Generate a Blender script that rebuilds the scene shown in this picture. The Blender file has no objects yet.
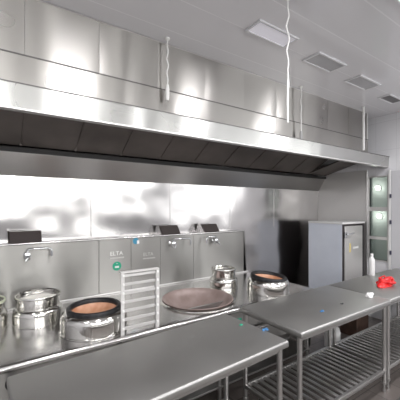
import bpy, bmesh, math, random
from mathutils import Vector, Matrix
random.seed(7)
S = bpy.context.scene
COL = S.collection
PI = math.pi

# ------------------------------------------------------------------ materials
def new_mat(name):
    m = bpy.data.materials.new(name)
    m.use_nodes = True
    return m, m.node_tree.nodes, m.node_tree.links, m.node_tree.nodes['Principled BSDF']

def plain(name, col, rough=.5, metal=0., spec=.5, emit=0., coat=0., alpha=None):
    m, n, l, p = new_mat(name)
    p.inputs['Base Color'].default_value = (*col, 1)
    p.inputs['Roughness'].default_value = rough
    p.inputs['Metallic'].default_value = metal
    p.inputs['Specular IOR Level'].default_value = spec
    p.inputs['Coat Weight'].default_value = coat
    if emit:
        p.inputs['Emission Color'].default_value = (*col, 1)
        p.inputs['Emission Strength'].default_value = emit
    return m

def steel(name, col, rough, aniso=0., tangent=(0, 0, 1), wave=0., wscale=(1, 1, 1), mott=.06, fine=0., metal=1.):
    """Stainless sheet: brushed (anisotropic), slightly buckled (long bump), faintly mottled."""
    m, n, l, p = new_mat(name)
    p.inputs['Metallic'].default_value = metal
    p.inputs['Anisotropic'].default_value = aniso
    geo = n.new('ShaderNodeNewGeometry')
    if aniso:
        t = n.new('ShaderNodeCombineXYZ')
        for i in range(3): t.inputs[i].default_value = tangent[i]
        l.new(t.outputs[0], p.inputs['Tangent'])
    mp = n.new('ShaderNodeMapping'); mp.inputs['Scale'].default_value = wscale
    l.new(geo.outputs['Position'], mp.inputs['Vector'])
    if wave:
        nz = n.new('ShaderNodeTexNoise'); nz.inputs['Scale'].default_value = 1.0
        nz.inputs['Detail'].default_value = 1.0; nz.inputs['Roughness'].default_value = .35
        l.new(mp.outputs[0], nz.inputs['Vector'])
        b = n.new('ShaderNodeBump'); b.inputs['Strength'].default_value = 1.0
        b.inputs['Distance'].default_value = wave
        l.new(nz.outputs[0], b.inputs['Height'])
        l.new(b.outputs[0], p.inputs['Normal'])
    m2 = n.new('ShaderNodeTexNoise'); m2.inputs['Scale'].default_value = 3.5; m2.inputs['Detail'].default_value = 1
    l.new(geo.outputs['Position'], m2.inputs['Vector'])
    mr = n.new('ShaderNodeMapRange')
    mr.inputs['From Min'].default_value = .1; mr.inputs['From Max'].default_value = .9
    mr.inputs['To Min'].default_value = max(.03, rough - mott); mr.inputs['To Max'].default_value = rough + mott
    l.new(m2.outputs[0], mr.inputs['Value']); l.new(mr.outputs[0], p.inputs['Roughness'])
    p.inputs['Base Color'].default_value = (*col, 1)
    return m

def mottled(name, c1, c2, scale, rough=.5, metal=0., bump=0., detail=4):
    m, n, l, p = new_mat(name)
    p.inputs['Roughness'].default_value = rough; p.inputs['Metallic'].default_value = metal
    geo = n.new('ShaderNodeNewGeometry')
    nz = n.new('ShaderNodeTexNoise'); nz.inputs['Scale'].default_value = scale; nz.inputs['Detail'].default_value = detail
    l.new(geo.outputs['Position'], nz.inputs['Vector'])
    r = n.new('ShaderNodeValToRGB')
    r.color_ramp.elements[0].position = .35; r.color_ramp.elements[0].color = (*c1, 1)
    r.color_ramp.elements[1].position = .65; r.color_ramp.elements[1].color = (*c2, 1)
    l.new(nz.outputs[0], r.inputs[0]); l.new(r.outputs[0], p.inputs['Base Color'])
    if bump:
        b = n.new('ShaderNodeBump'); b.inputs['Strength'].default_value = .6; b.inputs['Distance'].default_value = bump
        l.new(nz.outputs[0], b.inputs['Height']); l.new(b.outputs[0], p.inputs['Normal'])
    return m

def tiles(name, c1, c2, mortar, w, h, rough, axes, spec=.5, msize=.012, offset=0.):
    m, n, l, p = new_mat(name)
    p.inputs['Roughness'].default_value = rough; p.inputs['Specular IOR Level'].default_value = spec
    geo = n.new('ShaderNodeNewGeometry')
    sp = n.new('ShaderNodeSeparateXYZ'); l.new(geo.outputs['Position'], sp.inputs[0])
    cb = n.new('ShaderNodeCombineXYZ')
    l.new(sp.outputs[axes[0]], cb.inputs[0]); l.new(sp.outputs[axes[1]], cb.inputs[1])
    br = n.new('ShaderNodeTexBrick')
    br.offset = offset; br.squash = 1
    br.inputs['Color1'].default_value = (*c1, 1); br.inputs['Color2'].default_value = (*c2, 1)
    br.inputs['Mortar'].default_value = (*mortar, 1)
    br.inputs['Scale'].default_value = 1
    br.inputs['Mortar Size'].default_value = msize * .5
    br.inputs['Mortar Smooth'].default_value = .2
    br.inputs['Brick Width'].default_value = w; br.inputs['Row Height'].default_value = h
    l.new(cb.outputs[0], br.inputs['Vector']); l.new(br.outputs['Color'], p.inputs['Base Color'])
    b = n.new('ShaderNodeBump'); b.inputs['Strength'].default_value = .3; b.inputs['Distance'].default_value = .003; b.invert = True
    l.new(br.outputs['Fac'], b.inputs['Height']); l.new(b.outputs[0], p.inputs['Normal'])
    return m

M = {}
M['wall_steel'] = steel('wall_steel', (.62, .605, .60), .17, 0, (0, 0, 1), .045, (1.5, 1, 1.7), .02)
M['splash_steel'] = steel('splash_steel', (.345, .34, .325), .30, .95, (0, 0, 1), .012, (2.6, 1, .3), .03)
M['duct_steel'] = steel('duct_steel', (.45, .435, .415), .29, .96, (0, 0, 1), .014, (2.6, 1, .4), .03)
M['hood_steel'] = steel('hood_steel', (.54, .54, .525), .27, .96, (0, 0, 1), .014, (2.4, 1, .3), .02)
M['skirt_steel'] = steel('skirt_steel', (.42, .41, .40), .34, .6, (0, 0, 1), .008, (1.5, 1, .6), .05)
M['table_steel'] = steel('table_steel', (.47, .465, .452), .46, 0, (1, 0, 0), .0015, (1.6, 1.6, 1), .04)
M['counter_steel'] = steel('counter_steel', (.66, .65, .64), .22, 0, (1, 0, 0), .0012, (1.6, 1.6, 1), .04)
M['pot_steel'] = steel('pot_steel', (.74, .73, .70), .13, 0, (1, 0, 0), 0, (1, 1, 1), .04)
M['tube_steel'] = steel('tube_steel', (.55, .54, .53), .36, 0, (1, 0, 0), 0, (1, 1, 1), .05)
M['door_steel'] = steel('door_steel', (.66, .65, .635), .32, 0, (0, 0, 1), .004, (2, 2, 1.2), .03, 0, .5)
M['chrome'] = plain('chrome', (.72, .73, .74), .12, 1)
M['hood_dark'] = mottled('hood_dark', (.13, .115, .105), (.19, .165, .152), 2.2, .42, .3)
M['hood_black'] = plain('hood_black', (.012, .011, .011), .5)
M['flue_dark'] = plain('flue_dark', (.075, .064, .062), .3, .1)
M['black_iron'] = mottled('black_iron', (.012, .012, .014), (.03, .03, .032), 30, .45, .3)
M['rust'] = mottled('rust', (.52, .24, .13), (.66, .38, .25), 14, .4, 0, .002)
M['wok_brown'] = mottled('wok_brown', (.28, .21, .19), (.37, .29, .27), 7, .42, .1)
M['ceiling'] = tiles('ceiling_panel', (.79, .785, .81), (.80, .795, .82), (.90, .895, .92), 30., .36, .10, ('X', 'Y'), .9, .012)
M['wall_tile'] = tiles('white_wall_tile', (.70, .70, .72), (.73, .73, .75), (.60, .60, .62), .30, .45, .22, ('Y', 'Z'), .5, .006)
M['wall_tile_x'] = tiles('grey_wall_tile', (.26, .26, .27), (.29, .29, .30), (.2, .2, .2), .30, .45, .22, ('X', 'Z'), .5, .006)
M['floor'] = tiles('floor_tile', (.115, .10, .092), (.15, .13, .12), (.06, .055, .05), .30, .30, .28, ('X', 'Y'), .5, .012)
M['white_paint'] = plain('white_paint', (.74, .74, .73), .4)
M['lamp_frame'] = plain('lamp_frame', (.72, .72, .74), .35)
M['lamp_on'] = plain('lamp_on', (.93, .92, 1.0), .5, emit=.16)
M['lamp_bright'] = plain('lamp_bright', (.95, .96, 1.0), .5, emit=4)
M['lamp_off'] = plain('lamp_off', (.50, .50, .52), .25)
M['lamp_dark'] = plain('lamp_dark', (.13, .125, .13), .3)
M['cord_white'] = plain('cord_white', (.82, .82, .80), .45)
M['cord_grey'] = plain('cord_grey', (.40, .40, .40), .5)
M['blue_film'] = mottled('blue_film', (.64, .68, .76), (.69, .73, .81), 3, .35, .0)
M['gasket'] = plain('gasket', (.035, .028, .030), .5)
M['white_plastic'] = plain('white_plastic', (.80, .80, .79), .35)
M['red_plastic'] = mottled('red_plastic', (.62, .012, .015), (.78, .03, .03), 25, .35)
M['blue_plastic'] = plain('blue_plastic', (.04, .17, .38), .4)
M['green_sticker'] = plain('green_sticker', (.015, .34, .20), .4)
M['blue_sticker'] = plain('blue_sticker', (.05, .27, .42), .4)
M['yellow_sticker'] = plain('yellow_sticker', (.70, .58, .22), .5)
M['white_print'] = plain('white_print', (.80, .80, .78), .5)
M['pale_print'] = plain('pale_print', (.58, .57, .55), .5)
M['seam'] = plain('seam', (.70, .69, .68), .3, .8)
M['dark_seam'] = plain('dark_seam', (.16, .155, .15), .5, .5)
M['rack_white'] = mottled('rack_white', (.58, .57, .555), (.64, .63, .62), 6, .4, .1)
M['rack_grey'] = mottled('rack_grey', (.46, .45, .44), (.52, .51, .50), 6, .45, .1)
M['cream'] = plain('cream', (.62, .66, .50), .4)
M['hinge'] = plain('hinge', (.03, .03, .06), .4)
M['door_paint'] = plain('door_paint', (.60, .60, .62), .3)
M['glass'] = None
def glass():
    m, n, l, p = new_mat('window_glass')
    tr = n.new('ShaderNodeBsdfTransparent'); tr.inputs[0].default_value = (.93, .97, .95, 1)
    gl = n.new('ShaderNodeBsdfGlossy'); gl.inputs['Roughness'].default_value = .03
    fr_ = n.new('ShaderNodeFresnel'); fr_.inputs['IOR'].default_value = 1.5
    mx = n.new('ShaderNodeMixShader'); l.new(fr_.outputs[0], mx.inputs[0]); l.new(tr.outputs[0], mx.inputs[1]); l.new(gl.outputs[0], mx.inputs[2])
    l.new(mx.outputs[0], n['Material Output'].inputs['Surface'])
    return m
M['glass'] = glass()
M['recess'] = plain('recess', (.62, .65, .63), .35, 0)
M['bulb'] = plain('bulb', (1, .98, .92), .4, emit=4)  # glow that stands in for reflected glints
M['crate_brown'] = mottled('crate_brown', (.055, .030, .022), (.09, .05, .035), 12, .6)
M['orange'] = plain('orange', (.50, .12, .05), .5)
M['brick'] = plain('drain_iron', (.12, .115, .11), .45, .6)

# ------------------------------------------------------------------ mesh helpers
def link_mesh(name, bm, mat, parent=None, smooth=False, angle=40):
    me = bpy.data.meshes.new(name)
    bmesh.ops.recalc_face_normals(bm, faces=bm.faces)
    bm.to_mesh(me); bm.free()
    o = bpy.data.objects.new(name, me)
    COL.objects.link(o)
    mats = mat if isinstance(mat, (list, tuple)) else [mat]
    for x in mats: me.materials.append(x)
    if smooth:
        for f in me.polygons: f.use_smooth = True
        me.set_sharp_from_angle(angle=math.radians(angle))
    if parent: o.parent = parent
    return o

def tag(o, label=None, cat=None, group=None, kind=None):
    if label: o['label'] = label
    if cat: o['category'] = cat
    if group: o['group'] = group
    if kind: o['kind'] = kind
    return o

def thing(name, label, cat, loc, rz=0, group=None):
    o = bpy.data.objects.new(name, None); COL.objects.link(o)
    o.empty_display_size = .1
    o.location = loc; o.rotation_euler = (0, 0, rz)
    return tag(o, label, cat, group)

def copy_tree(o, parent=None):
    c = o.copy(); COL.objects.link(c); c.parent = parent
    for ch in list(o.children): copy_tree(ch, c)
    return c

def add_box(bm, lo, hi, bevel=0., seg=2, mi=0):
    c = [(a + b) / 2 for a, b in zip(lo, hi)]; d = [abs(b - a) for a, b in zip(lo, hi)]
    r = bmesh.ops.create_cube(bm, size=1)
    for v in r['verts']: v.co = Vector((c[0] + v.co.x * d[0], c[1] + v.co.y * d[1], c[2] + v.co.z * d[2]))
    fs = {f for v in r['verts'] for f in v.link_faces}
    for f in fs: f.material_index = mi
    if bevel:
        es = list({e for v in r['verts'] for e in v.link_edges})
        bmesh.ops.bevel(bm, geom=es, offset=min(bevel, min(d) * .45), segments=seg, affect='EDGES', profile=.5)
    return bm

def box(lo, hi, bevel=0., seg=2):
    return add_box(bmesh.new(), lo, hi, bevel, seg)

def add_lathe(bm, prof, seg=48, center=(0, 0, 0), cap=True, axis='Z', mi=0):
    rings = []
    for r, z in prof:
        if r < 1e-5:
            rings.append([bm.verts.new((0, 0, z))])
        else:
            rings.append([bm.verts.new((r * math.cos(2 * PI * k / seg), r * math.sin(2 * PI * k / seg), z)) for k in range(seg)])
    for A, B in zip(rings, rings[1:]):
        for k in range(seg):
            k2 = (k + 1) % seg
            if len(A) == 1 and len(B) == 1: continue
            if len(A) == 1: f = bm.faces.new((A[0], B[k], B[k2]))
            elif len(B) == 1: f = bm.faces.new((A[k], A[k2], B[0]))
            else: f = bm.faces.new((A[k], A[k2], B[k2], B[k]))
            f.material_index = mi
    for v in [v for R in rings for v in R]:
        x, y, z = v.co
        if axis == 'Y': x, y, z = x, z, y
        elif axis == 'X': x, y, z = z, x, y
        v.co = Vector((x + center[0], y + center[1], z + center[2]))
    return bm

def lathe(prof, seg=48, **k): return add_lathe(bmesh.new(), prof, seg, **k)

def add_tube(bm, pts, r, seg=10, caps=True):
    pts = [Vector(p) for p in pts]
    rs = r if isinstance(r, (list, tuple)) else [r] * len(pts)
    up = None; rings = []
    for i, p in enumerate(pts):
        a = pts[max(0, i - 1)]; b = pts[min(len(pts) - 1, i + 1)]
        t = (b - a).normalized()
        if up is None:
            up = t.orthogonal().normalized()
        up = (up - t * up.dot(t))
        if up.length < 1e-6: up = t.orthogonal()
        up.normalize(); w = t.cross(up)
        rings.append([bm.verts.new(p + (up * math.cos(2 * PI * k / seg) + w * math.sin(2 * PI * k / seg)) * rs[i]) for k in range(seg)])
    for A, B in zip(rings, rings[1:]):
        for k in range(seg):
            bm.faces.new((A[k], A[(k + 1) % seg], B[(k + 1) % seg], B[k]))
    if caps:
        bm.faces.new(rings[0][::-1]); bm.faces.new(rings[-1])
    return bm

def tube(pts, r, seg=10): return add_tube(bmesh.new(), pts, r, seg)

def extrude_profile(prof, x0, x1, n=1):
    """closed YZ profile swept along X"""
    bm = bmesh.new(); rows = []
    for i in range(n + 1):
        x = x0 + (x1 - x0) * i / n
        rows.append([bm.verts.new((x, y, z)) for y, z in prof])
    m = len(prof)
    for A, B in zip(rows, rows[1:]):
        for k in range(m):
            bm.faces.new((A[k], A[(k + 1) % m], B[(k + 1) % m], B[k]))
    bm.faces.new(rows[0][::-1]); bm.faces.new(rows[-1])
    return bm

def struct(name, bm, mat, **k):
    o = link_mesh(name, bm, mat, **k); o['kind'] = 'structure'; return o

# ------------------------------------------------------------------ room
DAY = 34
CEIL = 3.25; XR = 5.05; YB = 3.45; XL = -2.2; YF = -3.6
struct('floor', box((XL, YF, -.1), (XR, YB, 0)), M['floor'])
struct('ceiling', box((XL - .1, YF - .1, CEIL), (XR + .15, YB + .1, CEIL + .1)), M['ceiling'])
struct('wall_back', box((XL - .1, YB, 0), (XR + .1, YB + .1, CEIL)), M['wall_steel'])
struct('wall_left', box((XL - .1, YF - .1, 0), (XL, YB, CEIL)), M['wall_tile'])
# vertical cover joints of the steel cladding
bm = bmesh.new()
for i, x in enumerate((-.15, .847, 1.849, 2.866, 3.82)):
    struct('trim_%d' % (i + 1), box((x - .006, YB - .004, 1.47), (x + .006, YB, 2.12), .002, 1), M['seam'])
bm.free()
# right wall, with an opening for the glazed recess and the door
def wall_with_hole(name, x0, x1, y0, y1, z1, hole, mat):
    b = bmesh.new(); a, c, za, zb = hole
    add_box(b, (x0, y0, 0), (x1, a, z1)); add_box(b, (x0, c, 0), (x1, y1, z1))
    if za > 0: add_box(b, (x0, a, 0), (x1, c, za))
    add_box(b, (x0, a, zb), (x1, c, z1))
    return struct(name, b, mat)
WY0, WY1, WZ0, WZ1 = 2.225, 2.50, .95, 2.28
b_ = bmesh.new()
QY0, QY1, QZ0, QZ1 = -2.9, .9, 1.6, 2.95          # unseen window, added on this wall so the steel reflects daylight further right
add_box(b_, (XR, YF, 0), (XR + .1, QY0, CEIL)); add_box(b_, (XR, QY0, 0), (XR + .1, QY1, QZ0)); add_box(b_, (XR, QY0, QZ1), (XR + .1, QY1, CEIL))
add_box(b_, (XR, QY1, 0), (XR + .1, WY0, CEIL)); add_box(b_, (XR, WY1, 0), (XR + .1, YB, CEIL))
add_box(b_, (XR, WY0, 0), (XR + .1, WY1, WZ0)); add_box(b_, (XR, WY0, WZ1), (XR + .1, WY1, CEIL))
struct('wall_right', b_, M['wall_tile'])
b_ = bmesh.new()
for k in range(4):
    y = QY0 + (QY1 - QY0 - .06) * k / 3
    add_box(b_, (XR + .02, y, QZ0), (XR + .08, y + .06, QZ1))
add_box(b_, (XR + .03, QY0, QZ0), (XR + .07, QY1, QZ0 + .05)); add_box(b_, (XR + .03, QY0, QZ1 - .05), (XR + .07, QY1, QZ1))
struct('window_2', b_, M['white_paint'])
L = bpy.data.lights.new('daylight', 'AREA'); L.shape = 'RECTANGLE'; L.size = QY1 - QY0 - .1; L.size_y = QZ1 - QZ0 - .1
L.energy = DAY * 1.1; L.color = (1, .99, .97)
lo = bpy.data.objects.new('daylight', L); COL.objects.link(lo)
lo.location = (XR + .14, (QY0 + QY1) / 2, (QZ0 + QZ1) / 2); lo.rotation_euler = (PI / 2, 0, PI / 2)
struct('trim_6', box((XR - .006, 2.56, 0), (XR, YB - .001, 2.41), .002, 1), M['door_steel'])           # steel cladding behind the cabinet
struct('trim_7', box((XR - .012, 2.53, 0), (XR, 2.56, 2.41), .003, 1), M['seam'])
# unseen front wall; windows added, tiles kept dark, for the daylight reflections in the steel
bm = bmesh.new()
added_wins = [(-1.95, -1.2), (-.60, .28), (.62, 1.35), (1.66, 2.4), (2.75, 3.6), (3.9, 4.75)]
wz0, wz1 = 1.62, 3.05
xs = [XL] + [v for w in added_wins for v in w] + [XR]
add_box(bm, (XL, YF - .12, 0), (XR, YF, wz0)); add_box(bm, (XL, YF - .12, wz1), (XR, YF, CEIL))
for i in range(0, len(xs), 2): add_box(bm, (xs[i], YF - .12, wz0), (xs[i + 1], YF, wz1))
struct('wall_front', bm, M['wall_tile_x'])
for i, (a, b) in enumerate(added_wins):
    bm = bmesh.new()
    for lo, hi in (((a, wz0), (b, wz0 + .05)), ((a, wz1 - .05), (b, wz1)), ((a, wz0 + .05), (a + .05, wz1 - .05)), ((b - .05, wz0 + .05), (b, wz1 - .05)),
                   (((a + b) / 2 - .03, wz0 + .05), ((a + b) / 2 + .03, wz1 - .05))):
        add_box(bm, (lo[0], YF - .09, lo[1]), (hi[0], YF - .03, hi[1]))
    struct('window_%d' % (i + 3), bm, M['white_paint'])
    L = bpy.data.lights.new('daylight', 'AREA'); L.shape = 'RECTANGLE'; L.size = b - a - .1; L.size_y = wz1 - wz0 - .1
    L.energy = DAY * (b - a) * (1.1, 1.3, 1.25, .95, .7, .6)[i]; L.color = (1, .99, .97)
    lo = bpy.data.objects.new('daylight', L); COL.objects.link(lo)
    lo.location = ((a + b) / 2, YF - .16, (wz0 + wz1) / 2); lo.rotation_euler = (PI / 2, 0, 0)

# glazed recess in the right wall
w = bpy.data.objects.new('window_1', None); COL.objects.link(w); w.location = (XR, (WY0 + WY1) / 2, WZ0); w['kind'] = 'structure'
def loc(o, p): return tuple(a - b for a, b in zip(p, o))
wo = (XR, (WY0 + WY1) / 2, WZ0)
bm = bmesh.new()
t = .022
for lo_, hi_ in (((XR - .012, WY0 - t, WZ0 - t), (XR + .05, WY0, WZ1 + t)), ((XR - .012, WY1, WZ0 - t), (XR + .05, WY1 + t, WZ1 + t)),
                 ((XR - .012, WY0, WZ1), (XR + .05, WY1, WZ1 + t)), ((XR - .012, WY0, WZ0 - t), (XR + .05, WY1, WZ0)),
                 ((XR - .008, WY0, 1.735), (XR + .04, WY1, 1.80)), ((XR - .008, WY0, 1.275), (XR + .04, WY1, 1.325))):
    add_box(bm, loc(wo, lo_), loc(wo, hi_), .003, 1)
o = link_mesh('window_frame', bm, M['door_steel'], w); o['kind'] = 'structure'
for z0, z1 in ((WZ0, 1.275), (1.325, 1.735), (1.80, WZ1)):
    o = link_mesh('pane', box(loc(wo, (XR + .02, WY0, z0)), loc(wo, (XR + .026, WY1, z1))), M['glass'], w); o['kind'] = 'structure'
bm = bmesh.new()
add_box(bm, loc(wo, (XR + .40, WY0 - .3, WZ0 - .1)), loc(wo, (XR + .42, WY1 + .5, WZ1 + .1)))
add_box(bm, loc(wo, (XR + .1, WY0 - .32, WZ0 - .1)), loc(wo, (XR + .42, WY0 - .3, WZ1 + .1)))
add_box(bm, loc(wo, (XR + .1, WY1 + .5, WZ0 - .1)), loc(wo, (XR + .42, WY1 + .52, WZ1 + .1)))
add_box(bm, loc(wo, (XR + .1, WY0 - .3, WZ0 - .12)), loc(wo, (XR + .42, WY1 + .5, WZ0 - .1)))
add_box(bm, loc(wo, (XR + .1, WY0 - .3, WZ1 + .1)), loc(wo, (XR + .42, WY1 + .5, WZ1 + .12)))
add_box(bm, loc(wo, (XR + .1, WY0 - .3, 1.74)), loc(wo, (XR + .40, WY1 + .5, 1.76)))
o = link_mesh('recess', bm, M['recess'], w); o['kind'] = 'structure'
for i, (y, z, txt) in enumerate(((2.42, 2.13, 'upper'), (2.40, 1.64, 'lower'))):  # added glowing blobs in place of two glints reflected in the glass
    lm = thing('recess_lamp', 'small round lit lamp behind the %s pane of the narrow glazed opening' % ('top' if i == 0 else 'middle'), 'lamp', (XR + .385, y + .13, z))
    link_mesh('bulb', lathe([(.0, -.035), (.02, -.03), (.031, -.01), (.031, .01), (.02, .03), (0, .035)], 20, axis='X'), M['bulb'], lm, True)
    PL = bpy.data.lights.new('lamp_glow', 'POINT'); PL.energy = 1.1; PL.shadow_soft_size = .025; PL.color = (1, .99, .95)  # added light to brighten the recess
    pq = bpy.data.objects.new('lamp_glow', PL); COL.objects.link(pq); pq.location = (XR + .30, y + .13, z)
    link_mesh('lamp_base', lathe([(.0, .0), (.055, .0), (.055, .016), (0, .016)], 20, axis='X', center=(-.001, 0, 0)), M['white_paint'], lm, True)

# pale metal door beside it
d = bpy.data.objects.new('door_1', None); COL.objects.link(d); d.location = (XR, 1.74, 0); d['kind'] = 'structure'
o = link_mesh('door_leaf', box((-.03, -.42, .01), (-.002, .42, 2.36), .004, 1), M['door_paint'], d); o['kind'] = 'structure'
o = link_mesh('door_jamb', box((-.045, .425, 0), (-.001, .455, 2.38), .004, 1), M['white_paint'], d); o['kind'] = 'structure'
for z in (1.095, 1.565, 1.97):
    o = link_mesh('door_hinge', lathe([(0, -.03), (.014, -.03), (.014, .03), (0, .03)], 12, center=(-.05, .42, z)), M['hinge'], d, True); o['kind'] = 'structure'
o = link_mesh('door_handle', tube([(-.03, -.34, 1.05), (-.08, -.34, 1.05), (-.08, -.22, 1.05)], .01), M['chrome'], d, True); o['kind'] = 'structure'

# ------------------------------------------------------------------ exhaust hood
HX0, HX1, DX1 = -1.3, XR - .003, 4.68
YH, YP = 2.20, 2.35
ZB, ZT, ZS = 2.422, 2.585, 2.83
hood = thing('exhaust_hood', 'long stainless steel exhaust hood with boxed duct panels running above the whole range', 'hood', (0, YH, ZB))
ho = (0, YH, ZB)
def hp(y, z): return (y - YH, z - ZB)
link_mesh('fascia', extrude_profile([hp(YH + .010, ZB), hp(YH, ZT - .004), hp(YH + .012, ZT - .004), hp(YH + .022, ZB + .012), hp(YH + .06, ZB + .012), hp(YH + .06, ZB)], HX0, HX1), M['hood_steel'], hood)
link_mesh('fascia_lip', extrude_profile([hp(YH - .006, ZT - .004), hp(YH - .006, ZT + .003), hp(YH + .012, ZT + .003), hp(YH + .012, ZT - .004)], HX0, HX1), M['dark_seam'], hood)
link_mesh('bottom_hem', extrude_profile([hp(YH + .002, ZB - .004), hp(YH + .002, ZB + .008), hp(YH + .009, ZB + .008), hp(YH + .06, ZB - .001), hp(YH + .06, ZB - .004)], HX0, HX1), M['seam'], hood)
link_mesh('lower_band', extrude_profile([hp(YP - .0121, ZT - .03), hp(YP - .0121, ZS), hp(YP + .012, ZS), hp(YP + .012, ZT - .03)], HX0, DX1), M['duct_steel'], hood)
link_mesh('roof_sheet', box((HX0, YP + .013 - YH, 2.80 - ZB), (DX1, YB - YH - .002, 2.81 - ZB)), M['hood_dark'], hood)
link_mesh('top_lid', box((HX0, .012, ZT - .012 - ZB), (DX1, YP - .012 - YH, ZT - .002 - ZB)), M['hood_steel'], hood)
link_mesh('top_lid', box((DX1 + .013, .012, ZT - .012 - ZB), (HX1, YB - YH - .002, ZT - .002 - ZB)), M['hood_steel'], hood)
# duct panels
edges = [HX0, -.36, .14, .64, 1.14, 1.64, 2.143, 2.65, 3.15, 3.65, 4.15, DX1]
for a, b in zip(edges, edges[1:]):
    n = 10; bmz = bmesh.new(); g = []
    tilt = random.uniform(-.006, .006); bow = random.uniform(.003, .012)
    for i in range(n + 1):
        row = []
        s = i / n
        yoff = bow * (1 - (2 * s - 1) ** 2) * -1 * .5 + tilt * (s - .5)
        for j in range(5):
            z = ZS + (CEIL - .002 - ZS) * j / 4
            row.append(bmz.verts.new((a + .001 + (b - a - .002) * s, YP + yoff - YH, z - ZB)))
        g.append(row)
    for i in range(n):
        for j in range(4): bmz.faces.new((g[i][j], g[i + 1][j], g[i + 1][j + 1], g[i][j + 1]))
    r = bmesh.ops.extrude_face_region(bmz, geom=bmz.faces[:])
    for v in r['geom']:
        if isinstance(v, bmesh.types.BMVert): v.co.y = YP + .03 - YH
    link_mesh('duct_panel', bmz, M['duct_steel'], hood, True, 30)
link_mesh('duct_end', box((DX1, YP - YH, ZT - .05 - ZB), (DX1 + .012, YB - YH - .002, CEIL - .002 - ZB)), M['white_paint'], hood)
link_mesh('duct_trim', box((HX0, YP - .006 - YH, CEIL - .014 - ZB), (DX1, YP - YH + .02, CEIL - .002 - ZB), .003, 1), M['seam'], hood)
link_mesh('seam_strip', extrude_profile([hp(YP - .017, ZS - .005), hp(YP - .017, ZS + .004), hp(YP + .004, ZS + .004), hp(YP + .004, ZS - .005)], HX0, DX1), M['dark_seam'], hood)
# interior: sloping filters from the wall gutter up to the front, rear skirt, gutter
SK = YB - .045
for k in range(13):
    a = HX0 + .02 + k * .485; b = min(a + .475, HX1 - .01)
    fb = bmesh.new()
    y0, z0, y1, z1 = SK - .11, 2.385, 2.62, (2.775 if b < DX1 else 2.565)
    for off, mi in ((0, 0),):
        vs = [fb.verts.new((x, y - YH, z - ZB)) for x, y, z in ((a, y0, z0), (b, y0, z0), (b, y1, z1), (a, y1, z1))]
        fb.faces.new(vs)
    r = bmesh.ops.extrude_face_region(fb, geom=fb.faces[:])
    for v in r['geom']:
        if isinstance(v, bmesh.types.BMVert): v.co.z += .02
    add_box(fb, (b - .012, y0 - YH - .03, z0 - ZB - .002), (b + .006, y0 - YH, z0 - ZB + .02))
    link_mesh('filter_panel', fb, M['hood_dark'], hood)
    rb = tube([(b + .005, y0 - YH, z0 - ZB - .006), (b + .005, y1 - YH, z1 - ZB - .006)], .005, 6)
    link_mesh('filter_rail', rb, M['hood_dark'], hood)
link_mesh('rear_skirt', extrude_profile([hp(YB - .012, 2.108), hp(SK - .10, 2.315), hp(SK - .10, 2.335), hp(YB - .006, 2.335), hp(YB - .006, 2.108)], HX0, HX1), M['skirt_steel'], hood)
link_mesh('grease_gutter', extrude_profile([hp(SK - .125, 2.320), hp(SK - .125, 2.362), hp(SK - .115, 2.362), hp(SK - .115, 2.34), hp(SK, 2.34), hp(SK, 2.336), hp(SK - .101, 2.336), hp(SK - .101, 2.318)], HX0, HX1), M['hood_black'], hood)

# ------------------------------------------------------------------ wok range
RX0, RX1, RY0, RYS, RZ = -1.0, 3.06, 2.13, 3.27, .84
rng = thing('wok_range', 'long stainless steel wok range with splashback and water taps along the rear wall', 'stove', (1.03, 2.7, 0))
ro = (1.03, 2.7, 0)
def R(x, y, z): return (x - ro[0], y - ro[1], z - ro[2])
def rbox(name, lo, hi, mat, bevel=.003, parent=rng): return link_mesh(name, box(R(*lo), R(*hi), bevel, 2), mat, parent)
# worktop with a rolled front lip
def roll(y, z, r, n=8, a0=90, a1=270):
    return [(y + r * math.cos(math.radians(a0 + (a1 - a0) * k / n)), z + r * math.sin(math.radians(a0 + (a1 - a0) * k / n))) for k in range(n + 1)]
prof = [(RYS, RZ - .03), (RYS, RZ)] + roll(RY0 + .024, RZ - .024, .024) + [(RY0 + .03, RZ - .03)]
wt = link_mesh('worktop', extrude_profile([(y - ro[1], z) for y, z in prof], RX0 - ro[0], RX1 - ro[0]), M['counter_steel'], rng, True)
def cut(o, cutter):
    """boolean cut, applied at once without operators"""
    m_ = o.modifiers.new('cut', 'BOOLEAN'); m_.object = cutter; m_.operation = 'DIFFERENCE'; m_.solver = 'EXACT'
    bpy.context.view_layer.update()
    me = bpy.data.meshes.new_from_object(o.evaluated_get(bpy.context.evaluated_depsgraph_get()))
    o.modifiers.clear(); o.data = me
ct = link_mesh('cutter', lathe([(0, -.2), (.345, -.2), (.345, .2), (0, .2)], 64), M['seam']); ct.location = (1.695, 2.56, RZ)
cut(wt, ct)
bpy.data.objects.remove(ct)
rbox('front_panel', (RX0 + .01, RY0 + .03, .42), (RX1 - .01, RY0 + .045, RZ - .048), M['splash_steel'])
rbox('end_panel', (RX1 - .03, RY0 + .045, .16), (RX1 - .015, YB - .05, RZ - .03), M['splash_steel'])
rbox('inner_panel', (RX0 + .01, RY0 + .35, .14), (RX1 - .03, RY0 + .365, RZ - .04), M['skirt_steel'])
rbox('kick_shelf', (RX0 + .01, RY0 + .045, .12), (RX1 - .03, YB - .1, .14), M['skirt_steel'])
for x in (RX0 + .05, .35, 1.7, RX1 - .06):
    for y in (RY0 + .07, YB - .15):
        link_mesh('leg', lathe([(0, 0), (.016, 0), (.02, .02), (.022, .10), (.022, .42)], 14, center=R(x, y, 0)), M['tube_steel'], rng, True)
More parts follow.
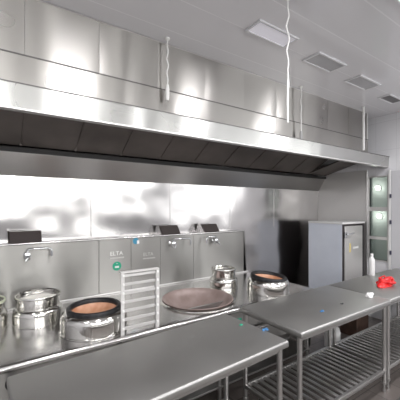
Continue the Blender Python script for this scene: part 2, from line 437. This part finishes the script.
# gas pipe with valves along the front
link_mesh('gas_pipe', tube([R(RX0 + .03, RY0 + .0, .60), R(RX1 - .04, RY0 + .0, .60)], .016, 12), M['tube_steel'], rng, True)
for x in (.05, .75, 1.82, 2.60):
    v = link_mesh('gas_valve', lathe([(0, .03), (.024, .03), (.026, 0), (.018, -.03), (0, -.03)], 16, axis='Y', center=R(x, RY0 - .002, .725)), M['black_iron'], rng, True)
    link_mesh('valve_lever', box(R(x - .008, RY0 - .045, .69), R(x + .008, RY0 - .03, .765), .003, 1), M['black_iron'], v)
link_mesh('valve_tag', box(R(1.885, RY0 + .016, .70), R(1.93, RY0 + .029, .73), .002, 1), M['green_sticker'], rng)
# splash wall in panels, ledge on top
LZ = 1.462
sx = [RX0, -.12, .887, 1.248, 1.62, 2.10, 2.98]
for a, b in zip(sx, sx[1:]):
    rbox('splash_panel', (a + .0012, RYS, RZ), (b - .0012, RYS + .02, LZ - .02), M['splash_steel'], .002)
prof = [(YB - .004, LZ - .02), (YB - .004, LZ)] + roll(RYS + .003, LZ - .012, .012) + [(RYS + .02, LZ - .03)]
link_mesh('ledge', extrude_profile([(y - ro[1], z) for y, z in prof], RX0 - ro[0], 2.98 - ro[0]), M['counter_steel'], rng, True)
# slanted end piece of the splash wall
bm = bmesh.new()
pts = [(2.981, RYS, LZ), (3.03, RYS, RZ), (3.03, YB - .01, RZ), (2.981, YB - .01, LZ)]
vs = [bm.verts.new(R(*p)) for p in pts]; bm.faces.new(vs)
r = bmesh.ops.extrude_face_region(bm, geom=bm.faces[:])
for v in r['geom']:
    if isinstance(v, bmesh.types.BMVert): v.co.x += .012
link_mesh('splash_end', bm, M['splash_steel'], rng)
rbox('base_strip', (RX0, RYS - .012, RZ), (RX1, RYS, RZ + .018), M['seam'], .004)
# gable flue caps on the ledge
for cx in (.20, 1.76, 2.385):
    hw = .14 if cx < 1 else .135
    prism = [(-.10, LZ), (-.02, LZ + .105), (.035, LZ + .105), (.085, LZ)]
    yc = RYS + .085
    b_ = extrude_profile([(yc + y - ro[1], z) for y, z in prism], cx - hw + .012 - ro[0], cx + hw - ro[0])
    f = link_mesh('flue_cap', b_, M['flue_dark'], rng)
    tri = [(yc + y - ro[1], z) for y, z in ((-.112, LZ), (-.022, LZ + .112), (.037, LZ + .112), (.092, LZ))]
    link_mesh('flue_cheek', extrude_profile(tri, cx - hw - ro[0], cx - hw + .012 - ro[0]), M['wall_steel'], f)
# taps
def tap(x, z, xe, lev):
    s = 1 if xe > x else -1
    body = bmesh.new()
    add_lathe(body, [(0, 0), (.03, 0), (.032, -.012), (.02, -.02), (.02, -.07), (0, -.07)], 16, axis='Y', center=R(x, RYS, z))
    add_box(body, R(x - .024, RYS - .085, z - .045), R(x + .024, RYS - .045, z + .03), .008)
    t_ = link_mesh('tap', body, M['chrome'], rng, True)
    pts = [R(x, RYS - .065, z + .02), R(x, RYS - .07, z + .05), R(x + s * .015, RYS - .075, z + .062), R(xe - s * .03, RYS - .085, z + .062), R(xe - s * .008, RYS - .085, z + .052), R(xe, RYS - .085, z + .03), R(xe, RYS - .085, z - .02)]
    link_mesh('spout', tube(pts, .011, 10), M['chrome'], t_, True)
    link_mesh('tap_handle', tube([R(x, RYS - .085, z - .01), R(x, RYS - .125, z - .02), R(x - s * .02, RYS - .13, z - .045)], [.012, .010, .007], 8), M['chrome'], t_, True)
tap(.213, 1.345, .415, 0); tap(1.766, 1.345, 2.0, 0); tap(2.42, 1.345, 2.25, 0)
# lettering and round stickers on the splash panels
def text(name, body, x, z, size, mat, parent, squeeze=1.):
    c = bpy.data.curves.new(name, 'FONT'); c.body = body; c.size = size; c.extrude = .0006; c.resolution_u = 3
    tmp = bpy.data.objects.new(name, c); COL.objects.link(tmp)
    dg = bpy.context.evaluated_depsgraph_get()
    me = bpy.data.meshes.new_from_object(tmp.evaluated_get(dg))
    bpy.data.objects.remove(tmp)
    mt = Matrix.Translation(R(x, RYS - .0016, z)) @ Matrix.Rotation(PI / 2, 4, 'X') @ Matrix.Diagonal((squeeze, 1, 1, 1))
    me.transform(mt)
    o = bpy.data.objects.new(name, me); COL.objects.link(o); me.materials.clear(); me.materials.append(mat)
    o.parent = parent; return o
def strokes(x0, x1, z, h, mat):
    b_ = bmesh.new(); x = x0
    while x < x1 - .006:
        wd = random.uniform(.008, .013)
        add_box(b_, R(x, RYS - .002, z), R(min(x + wd, x1), RYS - .0004, z + h * random.uniform(.8, 1.)))
        x += wd + .004
    o = link_mesh('small_lettering', b_, mat, rng); return o
text('lettering', 'ELTA', 1.005, 1.262, .062, M['white_print'], rng, 1.05)
strokes(1.01, 1.165, 1.225, .016, M['pale_print'])
text('lettering', 'ELTA', 1.395, 1.222, .055, M['pale_print'], rng, 1.05)
strokes(1.395, 1.55, 1.185, .014, M['pale_print'])
def disc(name, x, z, r, mat, dy=.002, par=rng):
    return link_mesh(name, lathe([(0, 0), (r, 0), (r, -.002), (0, -.002)], 28, axis='Y', center=R(x, RYS - dy + .002, z)), mat, par)
g = disc('round_sticker', 1.083, 1.140, .050, M['green_sticker']); g['label'] = 'green round sticker'
b_ = bmesh.new()
add_box(b_, R(1.060, RYS - .003, 1.120), R(1.106, RYS - .0021, 1.142), .008, 2)
link_mesh('sticker_mark', b_, M['white_print'], g)
link_mesh('sticker_dot', box(R(1.077, RYS - .003, 1.165), R(1.089, RYS - .0021, 1.172)), M['white_print'], g)
g = disc('round_sticker', 1.305, 1.405, .036, M['blue_sticker']); g['label'] = 'blue round sticker'
link_mesh('sticker_mark', box(R(1.318, RYS - .0035, 1.372), R(1.346, RYS - .0021, 1.412)), M['white_print'], g)

# ------------------------------------------------------------------ vessels on the range
def ring_prof(r, h):   # outer shell of a flared wok ring with shoulder, closed thickness
    return [(r * .96, 0), (r, .006), (r * 1.0, h * .62), (r * .99, h * .76), (r * .96, h * .88), (r * .90, h * .97), (r * .86, h), (r * .82, h), (r * .82, h - .006), (r * .89, h * .84), (r * .955, h * .52), (r * .955, .006), (r * .96, 0)]
def wok_ring(x, y, r, h, label):
    t_ = thing('wok_ring', label, 'wok ring', (x, y, RZ), group='wok rings on the range')
    link_mesh('shell', lathe(ring_prof(r, h), 56), M['pot_steel'], t_, True, 50)
    link_mesh('foot_bead', lathe([(r * .985, 0), (r * 1.03, .002), (r * 1.03, .010), (r * .985, .013)], 56), M['pot_steel'], t_, True)
    return t_
def pot(x, y, z, r, h, label, rim=None):
    t_ = thing('steel_pot', label, 'pot', (x, y, z), group='steel pots on the wok rings')
    link_mesh('body', lathe([(0, 0), (r * .74, 0), (r * .78, .004), (r * .80, .018), (r * .94, .034), (r * .97, .045), (r * .97, h), (r * .955, h), (r * .95, .03), (0, .012)], 56), M['pot_steel'], t_, True, 50)
    link_mesh('rim', lathe([(r * .955, h - .004), (r * 1.0, h - .012), (r * 1.035, h - .010), (r * 1.05, h), (r * 1.035, h + .008), (r * .985, h + .009), (r * .955, h + .002)], 56), rim or M['pot_steel'], t_, True, 60)
    link_mesh('lid_insert', lathe([(0, h - .030), (r * .55, h - .022), (r * .80, h - .014), (r * .952, h - .022)], 48), M['pot_steel'], t_, True)
    return t_
def wok(x, y, z, r, label, inner, tilt=(0, 0), dep=.10):
    t_ = thing('wok', label, 'wok', (x, y, z)); t_.rotation_euler = (tilt[0], tilt[1], 0)
    zr = dep
    link_mesh('bowl', lathe([(0, 0), (r * .35, dep * .06), (r * .62, dep * .28), (r * .80, dep * .60), (r * .90, dep * .98), (r * .87, dep * .98), (r * .77, dep * .62), (r * .6, dep * .32), (r * .34, dep * .12), (0, dep * .06)], 56), inner, t_, True, 60)
    link_mesh('rim', lathe([(r * .84, zr - .030), (r * .95, zr - .034), (r, zr - .016), (r, zr + .010), (r * .95, zr + .020), (r * .87, zr + .016), (r * .82, zr - .006), (r * .84, zr - .030)], 56), M['black_iron'], t_, True, 60)
    return t_
hR = .13
wok_ring(.27, 2.85, .19, hR, 'stainless wok ring under the tall pot nearest the leftmost tap')
pot(.27, 2.85, RZ + hR - .034, .168, .125, 'stainless steel pot with shiny rolled rim below the leftmost tap')
wok_ring(-.135, 2.90, .19, hR, 'stainless wok ring cut off by the edge at far left')
pot(-.135, 2.90, RZ + hR - .034, .168, .115, 'steel pot with pale green rim cut off at the far left', M['cream'])
wok_ring(.625, 2.435, .252, .150, 'wide stainless wok ring below the orange-brown wok near the white rack')
wok(.625, 2.43, RZ + .062, .208, 'black rimmed wok with orange-brown inside standing left of the white rack', M['rust'])
wok_ring(2.215, 2.785, .165, hR, 'small stainless wok ring under the pot behind the big brown wok')
pot(2.215, 2.785, RZ + hR - .034, .142, .13, 'small stainless pot standing behind the big brown wok at right')
wok_ring(2.54, 2.385, .235, .150, 'wide stainless wok ring under the tilted black rimmed wok')
wok(2.54, 2.385, RZ + .068, .205, 'tilted black rimmed wok on the range end nearest the steam cabinet', M['rust'], (math.radians(4), math.radians(5)))
# big built in wok
t_ = thing('big_wok', 'big brown iron wok in a steel collar set in the middle of the range', 'wok', (1.695, 2.56, RZ))
r = .37
link_mesh('collar', lathe([(r * .93, .0), (r * 1.035, .0), (r * 1.038, .008), (r * 1.0, .016), (r * .97, .014), (r * .93, .008), (r * .93, 0)], 64), M['pot_steel'], t_, True, 60)
outer = [(.02 * 0, -.16), (.12, -.15), (.22, -.11), (.30, -.045), (.338, -.004), (.338, .010), (.366, .024)]
inner = [(.360, .028), (.335, .014), (.330, -.004), (.292, -.04), (.21, -.10), (.11, -.138), (0, -.148)]
link_mesh('bowl', lathe(outer + inner, 64), M['wok_brown'], t_, True, 60)

# ------------------------------------------------------------------ white slatted rack
rk = thing('slatted_rack', 'white metal ladder-shaped rack with flat slats standing on the front of the range', 'rack', (.905, RY0 + .052, RZ))
RWd, RHt = .288, .46
for s_, nm in ((-1, 'post'), (1, 'post')):
    b_ = bmesh.new()
    x = s_ * RWd / 2
    add_box(b_, (x - .014, -.02, .0), (x + .014, -.014, RHt), .002, 1)
    add_box(b_, (x - .014 if s_ > 0 else x + .008, -.014, .0), (x - .008 if s_ > 0 else x + .014, .02, RHt), .002, 1)
    link_mesh('post', b_, M['rack_white'], rk)
for k in range(7):
    z = .032 + k * .0665
    b_ = bmesh.new()
    add_box(b_, (-RWd / 2 + .017, -.012, z), (RWd / 2 - .017, -.006, z + .020), .002, 1)
    add_box(b_, (-RWd / 2 + .017, -.006, z + .016), (RWd / 2 - .017, .006, z + .020), .002, 1)
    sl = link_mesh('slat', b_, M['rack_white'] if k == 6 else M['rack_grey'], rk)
    for s_ in (-1, 1):
        link_mesh('bolt', lathe([(0, -.030), (.009, -.028), (.010, -.020), (0, -.020)], 12, axis='Y', center=(s_ * (RWd / 2 - .004), 0, z + .014)), M['white_print'], sl, True)
link_mesh('top_bar', box((-RWd / 2 - .014, -.0205, RHt - .001), (RWd / 2 + .014, .02, RHt + .012), .003, 1), M['rack_white'], rk)

# ------------------------------------------------------------------ steel work tables
TZ = .90
def table(x0, x1, y0, y1, label, rz=0):
    cx, cy = (x0 + x1) / 2, (y0 + y1) / 2
    t_ = thing('work_table', label, 'table', (cx, cy, 0), math.radians(rz), group='steel work tables in a row')
    w_, d_ = (x1 - x0) / 2, (y1 - y0) / 2
    # top with rolled edges on all sides
    b_ = box((-w_, -d_, TZ - .048), (w_, d_, TZ), .013, 3)
    link_mesh('table_top', b_, M['table_steel'], t_, True, 60)
    xs_ = [-w_ + .04, w_ - .04]
    for x in xs_:
        for y in (-d_ + .05, d_ - .05):
            lg = link_mesh('leg', lathe([(0, .10), (.019, .10), (.019, TZ - .047), (0, TZ - .047)], 16, center=(x, y, 0)), M['tube_steel'], t_, True, 50)
            link_mesh('foot', lathe([(0, 0), (.017, 0), (.019, .012), (.013, .03), (.013, .07), (.023, .075), (.023, .10), (0, .10)], 16, center=(x, y, 0)), M['tube_steel'], lg, True, 50)
    # slatted undershelf
    b_ = bmesh.new()
    z = .20
    for y in (-d_ + .05, d_ - .05): add_box(b_, (xs_[0], y - .016, z - .02), (xs_[1], y + .016, z + .02), .006, 2)
    for x in xs_: add_box(b_, (x - .016, -d_ + .05, z - .02), (x + .016, d_ - .05, z + .02), .006, 2)
    n = int((2 * w_ - .1) / .078)
    for k in range(n):
        x = xs_[0] + (xs_[1] - xs_[0]) * (k + 1) / (n + 1)
        add_box(b_, (x - .018, -d_ + .06, z - .004), (x + .018, d_ - .06, z + .016), .005, 2)
    link_mesh('undershelf', b_, M['tube_steel'], t_, True, 40)
    link_mesh('apron', box((-w_ + .03, -d_ + .045, TZ - .085), (w_ - .03, -d_ + .055, TZ - .047)), M['table_steel'], t_)
    return t_
table(.824 - .78, .824 + .78, 1.604 - .32, 1.604 + .32, 'steel work table nearest the camera, in front of the white rack', 3)
table(1.785, 3.15, 1.35, 2.03, 'middle steel work table with a blue scrap and white paper lump on top')
table(3.165, 4.86, 1.36, 2.03, 'far steel work table carrying the red plastic bag')

# ------------------------------------------------------------------ small things on the tables
def crumple(name, size, mat, seed, label, cat, locn, sub=3, amp=.28, flat=.55):
    rnd = random.Random(seed)
    b_ = bmesh.new(); bmesh.ops.create_icosphere(b_, subdivisions=sub, radius=1)
    dirs = [(Vector((rnd.gauss(0, 1), rnd.gauss(0, 1), rnd.gauss(0, 1))).normalized(), rnd.uniform(-1, 1), rnd.uniform(3, 7)) for _ in range(14)]
    zmin = 9
    for v in b_.verts:
        n_ = v.co.normalized(); q = 1.
        for d_, a_, f_ in dirs: q += amp * a_ * math.sin(f_ * n_.dot(d_) + a_ * 5) * .5
        v.co = Vector((n_.x * q * size[0], n_.y * q * size[1], n_.z * q * size[2]))
        v.co.z = max(v.co.z, -size[2] * flat)
        zmin = min(zmin, v.co.z)
    for v in b_.verts: v.co.z -= zmin
    o = link_mesh(name, b_, mat, None, True, 30); o.location = locn
    return tag(o, label, cat)
def on_table(u, v, z=TZ):
    """where the sight line through the photograph's point meets the horizontal plane of a table top"""
    a = (u - 200) / 297.; s, c = math.sin(TH), math.cos(TH)
    t_ = (1.8 - z) * 297. / (v - 207)
    return ((s + a * c) * t_, (c - a * s) * t_, z)
TH = math.atan(200 / 297.)
p = on_table(385, 285)
bag = crumple('plastic_bag', (.125, .075, .05), M['red_plastic'], 5, 'crumpled red plastic bag lying on the far steel table', 'bag', (p[0], p[1], TZ), 4, .34)
b_ = bmesh.new()
for k in range(3):
    a0 = k * 2.1 + .3
    pts = [Vector((.06 * math.cos(a0), .035 * math.sin(a0), .05)), Vector((.095 * math.cos(a0 + .4), .06 * math.sin(a0 + .4), .088)), Vector((.11 * math.cos(a0 + .9), .07 * math.sin(a0 + .9), .07)), Vector((.07 * math.cos(a0 + 1.3), .05 * math.sin(a0 + 1.3), .045))]
    add_tube(b_, pts, [.012, .010, .010, .012], 8)
link_mesh('bag_handle', b_, M['red_plastic'], bag, True)
p = on_table(374, 297.5)
crumple('paper_lump', (.042, .034, .03), M['white_plastic'], 11, 'small crumpled white paper at the corner of the middle table', 'paper', (p[0] - .02, p[1] + .03, TZ), 3, .2)
p = on_table(322, 311.5)
crumple('plastic_scrap', (.017, .013, .006), M['blue_plastic'], 3, 'tiny blue plastic scrap lying on the middle steel table', 'scrap', (p[0], p[1], TZ), 3, .3)
p = on_table(342, 304)
crumple('plastic_scrap', (.016, .010, .006), M['black_iron'], 4, 'tiny dark scrap lying near the middle of the middle table', 'scrap', (p[0], p[1], TZ), 2, .3)
p = on_table(268, 329)
crumple('plastic_wrapper', (.020, .012, .007), M['blue_plastic'], 8, 'crumpled blue wrapper on the end of the nearest table', 'wrapper', (p[0] - .03, p[1] + .0, TZ), 3, .4)
p = on_table(241, 325)
crumple('leaf_scrap', (.018, .008, .004), M['green_sticker'], 9, 'small green scrap near the end of the nearest table', 'scrap', (p[0], p[1], TZ), 2, .3)
# white bottle at the rear of the far table
bt = thing('plastic_bottle', 'tall white plastic bottle at the rear edge of the far table', 'bottle', (4.07, 1.985, TZ))
link_mesh('body', lathe([(0, 0), (.033, 0), (.037, .006), (.037, .19), (.033, .215), (.020, .238), (.016, .245), (.016, .26), (0, .26)], 28), M['white_plastic'], bt, True)
link_mesh('cap', lathe([(0, .285), (.017, .284), (.019, .28), (.019, .252), (.0165, .252)], 20), M['white_paint'], bt, True)

# ------------------------------------------------------------------ steam cabinet
FX0, FX1, FY0, FY1, FZ = 4.30, 4.95, 2.53, 3.12, 1.565
fr = thing('steam_cabinet', 'tall steel steam cabinet with blue filmed side and latched front door', 'cabinet', ((FX0 + FX1) / 2, (FY0 + FY1) / 2, 0))
fo = ((FX0 + FX1) / 2, (FY0 + FY1) / 2, 0)
def F(x, y, z): return (x - fo[0], y - fo[1], z)
def fbox(name, lo, hi, mat, bev=.003, par=fr): return link_mesh(name, box(F(*lo), F(*hi), bev, 2), mat, par)
bm = box(F(FX0, FY0 + .03, .12), F(FX1, FY1, FZ - .03), .004, 2)
fbox('body', (FX0 + .004, FY0 + .03, .12), (FX1, FY1, FZ - .03), M['gasket']); bm.free()
s_ = fbox('side_panel', (FX0, FY0 + .002, .12), (FX0 + .004, FY1, FZ - .03), M['blue_film'], .001); s_['label'] = 'pale blue filmed side panel'
fbox('top_panel', (FX0 - .008, FY0 - .01, FZ - .03), (FX1 + .006, FY1 + .005, FZ), M['white_paint'], .006)
fbox('door_frame', (FX0 + .004, FY0 + .004, .12), (FX1, FY0 + .03, FZ - .03), M['gasket'], .002)
dr = fbox('door', (FX0 + .05, FY0 - .022, .20), (FX1 - .10, FY0 + .003, FZ - .06), M['door_steel'], .008)
fbox('door_frame', (FX1 - .095, FY0 - .015, .14), (FX1 - .02, FY0 + .003, FZ - .04), M['gasket'], .004)
fbox('latch', (FX0 + .012, FY0 - .045, 1.33), (FX0 + .065, FY0 - .022, 1.42), M['chrome'], .006, dr)
link_mesh('latch_handle', tube([F(FX0 + .04, FY0 - .05, 1.385), F(FX0 + .10, FY0 - .075, 1.39), F(FX0 + .19, FY0 - .075, 1.40)], [.014, .012, .011], 10), M['chrome'], dr, True)
y_ = fbox('sticker', (FX0 + .16, FY0 - .0235, 1.10), (FX0 + .20, FY0 - .0218, 1.24), M['yellow_sticker'], 0, dr); y_['label'] = 'yellow sticker'
y_ = fbox('sticker', (FX0 + .26, FY0 - .0235, 1.15), (FX0 + .42, FY0 - .0218, 1.18), M['white_print'], 0, dr); y_['label'] = 'white label strip'
for x in (FX0 + .05, FX1 - .05):
    for y in (FY0 + .08, FY1 - .05):
        link_mesh('leg', lathe([(0, 0), (.018, 0), (.022, .12), (0, .12)], 12, center=F(x, y, 0)), M['tube_steel'], fr, True)

# ------------------------------------------------------------------ things under the tables
cr = thing('dark_crate', 'dark brown crate with orange lining on the floor beyond the tables', 'crate', (4.22, 2.30, 0))
b_ = bmesh.new()
for lo, hi in (((-.16, -.12, 0), (.16, .12, .02)), ((-.16, -.12, .02), (-.145, .12, .26)), ((.145, -.12, .02), (.16, .12, .26)), ((-.145, -.12, .02), (.145, -.105, .26)), ((-.145, .105, .02), (.145, .12, .26))):
    add_box(b_, lo, hi, .003, 1)
link_mesh('body', b_, M['crate_brown'], cr)
link_mesh('lining', box((-.14, -.10, .20), (.14, .10, .235), .02, 3), M['orange'], cr, True)
jg = thing('plastic_jug', 'white plastic jug on the floor behind the middle table', 'jug', (3.55, 2.22, 0))
link_mesh('body', lathe([(0, 0), (.085, 0), (.095, .01), (.095, .20), (.08, .25), (.035, .28), (.03, .30), (0, .30)], 28), M['white_plastic'], jg, True)
link_mesh('cap', lathe([(0, .335), (.034, .333), (.036, .298), (.03, .298)], 20), M['blue_plastic'], jg, True)
link_mesh('handle', tube([(.03, 0, .275), (.085, 0, .285), (.105, 0, .255), (.093, 0, .21)], .011, 8), M['white_plastic'], jg, True)
# floor drain grate
gr = thing('drain_grate', 'slatted metal drain grate in the floor in front of the tables', 'grate', (3.45, .98, 0))
b_ = bmesh.new()
for y in (-.27, .27): add_box(b_, (-.6, y - .015, .0), (.6, y + .015, .02), .002, 1)
for x in (-.6, .6): add_box(b_, (x - .015, -.285, .0), (x + .015, .285, .02), .002, 1)
link_mesh('grate_frame', b_, M['brick'], gr)
b_ = bmesh.new()
for k in range(15): add_box(b_, (-.545 + k * .078 - .018, -.255, .001), (-.545 + k * .078 + .018, .255, .016), .003, 1)
link_mesh('grate_bars', b_, M['tube_steel'], gr)

LAMP = 26
# ------------------------------------------------------------------ ceiling lights
def clight(x, y, lx, ly, mat, label):
    t_ = thing('ceiling_light', label, 'light', (x, y, CEIL), group='flush ceiling lights')
    b_ = bmesh.new(); f_ = .022; h = .014
    for lo, hi in (((-lx, -ly), (lx, -ly + f_)), ((-lx, ly - f_), (lx, ly)), ((-lx, -ly + f_), (-lx + f_, ly - f_)), ((lx - f_, -ly + f_), (lx, ly - f_))):
        add_box(b_, (lo[0], lo[1], -h), (hi[0], hi[1], -.0005), .003, 1)
    link_mesh('light_frame', b_, M['lamp_frame'], t_)
    link_mesh('diffuser', box((-lx + f_, -ly + f_, -.008), (lx - f_, ly - f_, -.001)), mat, t_)
    return t_
clight(1.895, 1.725, .235, .088, M['lamp_on'], 'white rectangular ceiling light nearest, its diffuser palest of the row')
clight(2.70, 1.77, .23, .10, M['lamp_off'], 'grey unlit ceiling light second from the nearest, above two cords')
clight(3.50, 1.81, .23, .10, M['lamp_off'], 'pale unlit ceiling light third from the nearest, by the duct end')
clight(4.34, 1.87, .20, .08, M['lamp_dark'], 'dark unlit ceiling light nearest the white tiled wall')

for x in (-.9, .72, 2.36, 4.0):  # one light is in view; the others are added to brighten the room
    for y in (.86, -1.6):
        clight(x, y, .24, .10, M['lamp_bright'], 'bright lit ceiling light at the top right corner of view' if x == 2.36 and y > 0 else 'lit ceiling light in the rows nearer than the view')
        L = bpy.data.lights.new('ceiling_lamp', 'AREA'); L.shape = 'RECTANGLE'; L.size = .42; L.size_y = .15; L.energy = LAMP; L.color = (1, .985, 1)
        q = bpy.data.objects.new('ceiling_lamp', L); COL.objects.link(q); q.location = (x, y, CEIL - .012)

# ------------------------------------------------------------------ cords hanging from the ceiling
def cord(x, y, z1, r, mat, label, wav=.006, plug=True, seed=1, plugmat=None):
    rnd = random.Random(seed)
    t_ = thing('hanging_cord', label, 'cord', (x, y, CEIL), group='cords hanging from the ceiling')
    n = 16; pts = []
    for k in range(n + 1):
        z = -(CEIL - z1) * k / n
        q = math.sin(PI * k / n)
        pts.append((wav * q * math.sin(k * 1.3 + seed) + rnd.uniform(-1, 1) * wav * .3 * q, wav * .5 * q * math.cos(k * 1.1), z - (.0005 if k == 0 else 0)))
    link_mesh('wire', tube(pts, r, 8), mat, t_, True)
    link_mesh('ceiling_rose', lathe([(0, -.0005), (.022, -.0005), (.020, -.012), (.008, -.02), (0, -.02)], 16), mat, t_, True)
    if plug:
        zz = z1 - CEIL
        link_mesh('plug', lathe([(0, zz - .13), (.013, zz - .125), (.017, zz - .10), (.017, zz - .03), (.011, zz + .01), (0, zz + .012)], 14), plugmat or M['cord_white'], t_, True)
    return t_
cord(1.193, 2.272, 2.84, .006, M['cord_white'], 'white hanging cord with a long plug, nearest to the camera', .007, True, 2)
c_ = cord(1.655, 1.367, 2.72, .0045, M['cord_white'], 'longest white hanging cord, in front of the nearest ceiling light', .010, False, 3)
link_mesh('pull_tube', tube([(0, 0, 2.72 - CEIL), (.002, 0, 2.66 - CEIL), (-.002, .001, 2.52 - CEIL), (0, 0, 2.385 - CEIL)], [.005, .008, .008, .007], 10), M['cord_white'], c_, True)
cord(3.005, 2.285, 2.70, .0065, M['cord_white'], 'white hanging cord ending in a dark plug above the hood middle', .006, True, 5, M['cord_grey'])
cord(4.36, 2.24, 2.62, .016, M['white_paint'], 'thick white hanging cable at the far end of the duct', .006, False, 6)

# ------------------------------------------------------------------ camera, world, look
cam = bpy.data.cameras.new('camera'); cam.sensor_width = 36; cam.lens = 297 / 400 * 36; cam.shift_y = 7 / 400
cam.clip_start = .02
co = bpy.data.objects.new('camera', cam); COL.objects.link(co)
co.location = (0, 0, 1.8); co.rotation_euler = (PI / 2, 0, -TH)
S.camera = co
wd = bpy.data.worlds.new('world'); S.world = wd; wd.use_nodes = True
bg = wd.node_tree.nodes['Background']; bg.inputs[0].default_value = (.9, .95, 1, 1); bg.inputs[1].default_value = 1.0
S.view_settings.view_transform = 'Standard'; S.view_settings.look = 'None'
S.view_settings.gamma = 1; S.view_settings.use_curve_mapping = False
S.view_settings.exposure = -.22
S.cycles.max_bounces = 10; S.cycles.glossy_bounces = 6; S.cycles.diffuse_bounces = 5
S.cycles.use_denoising = True
S.cycles.sample_clamp_indirect = 6
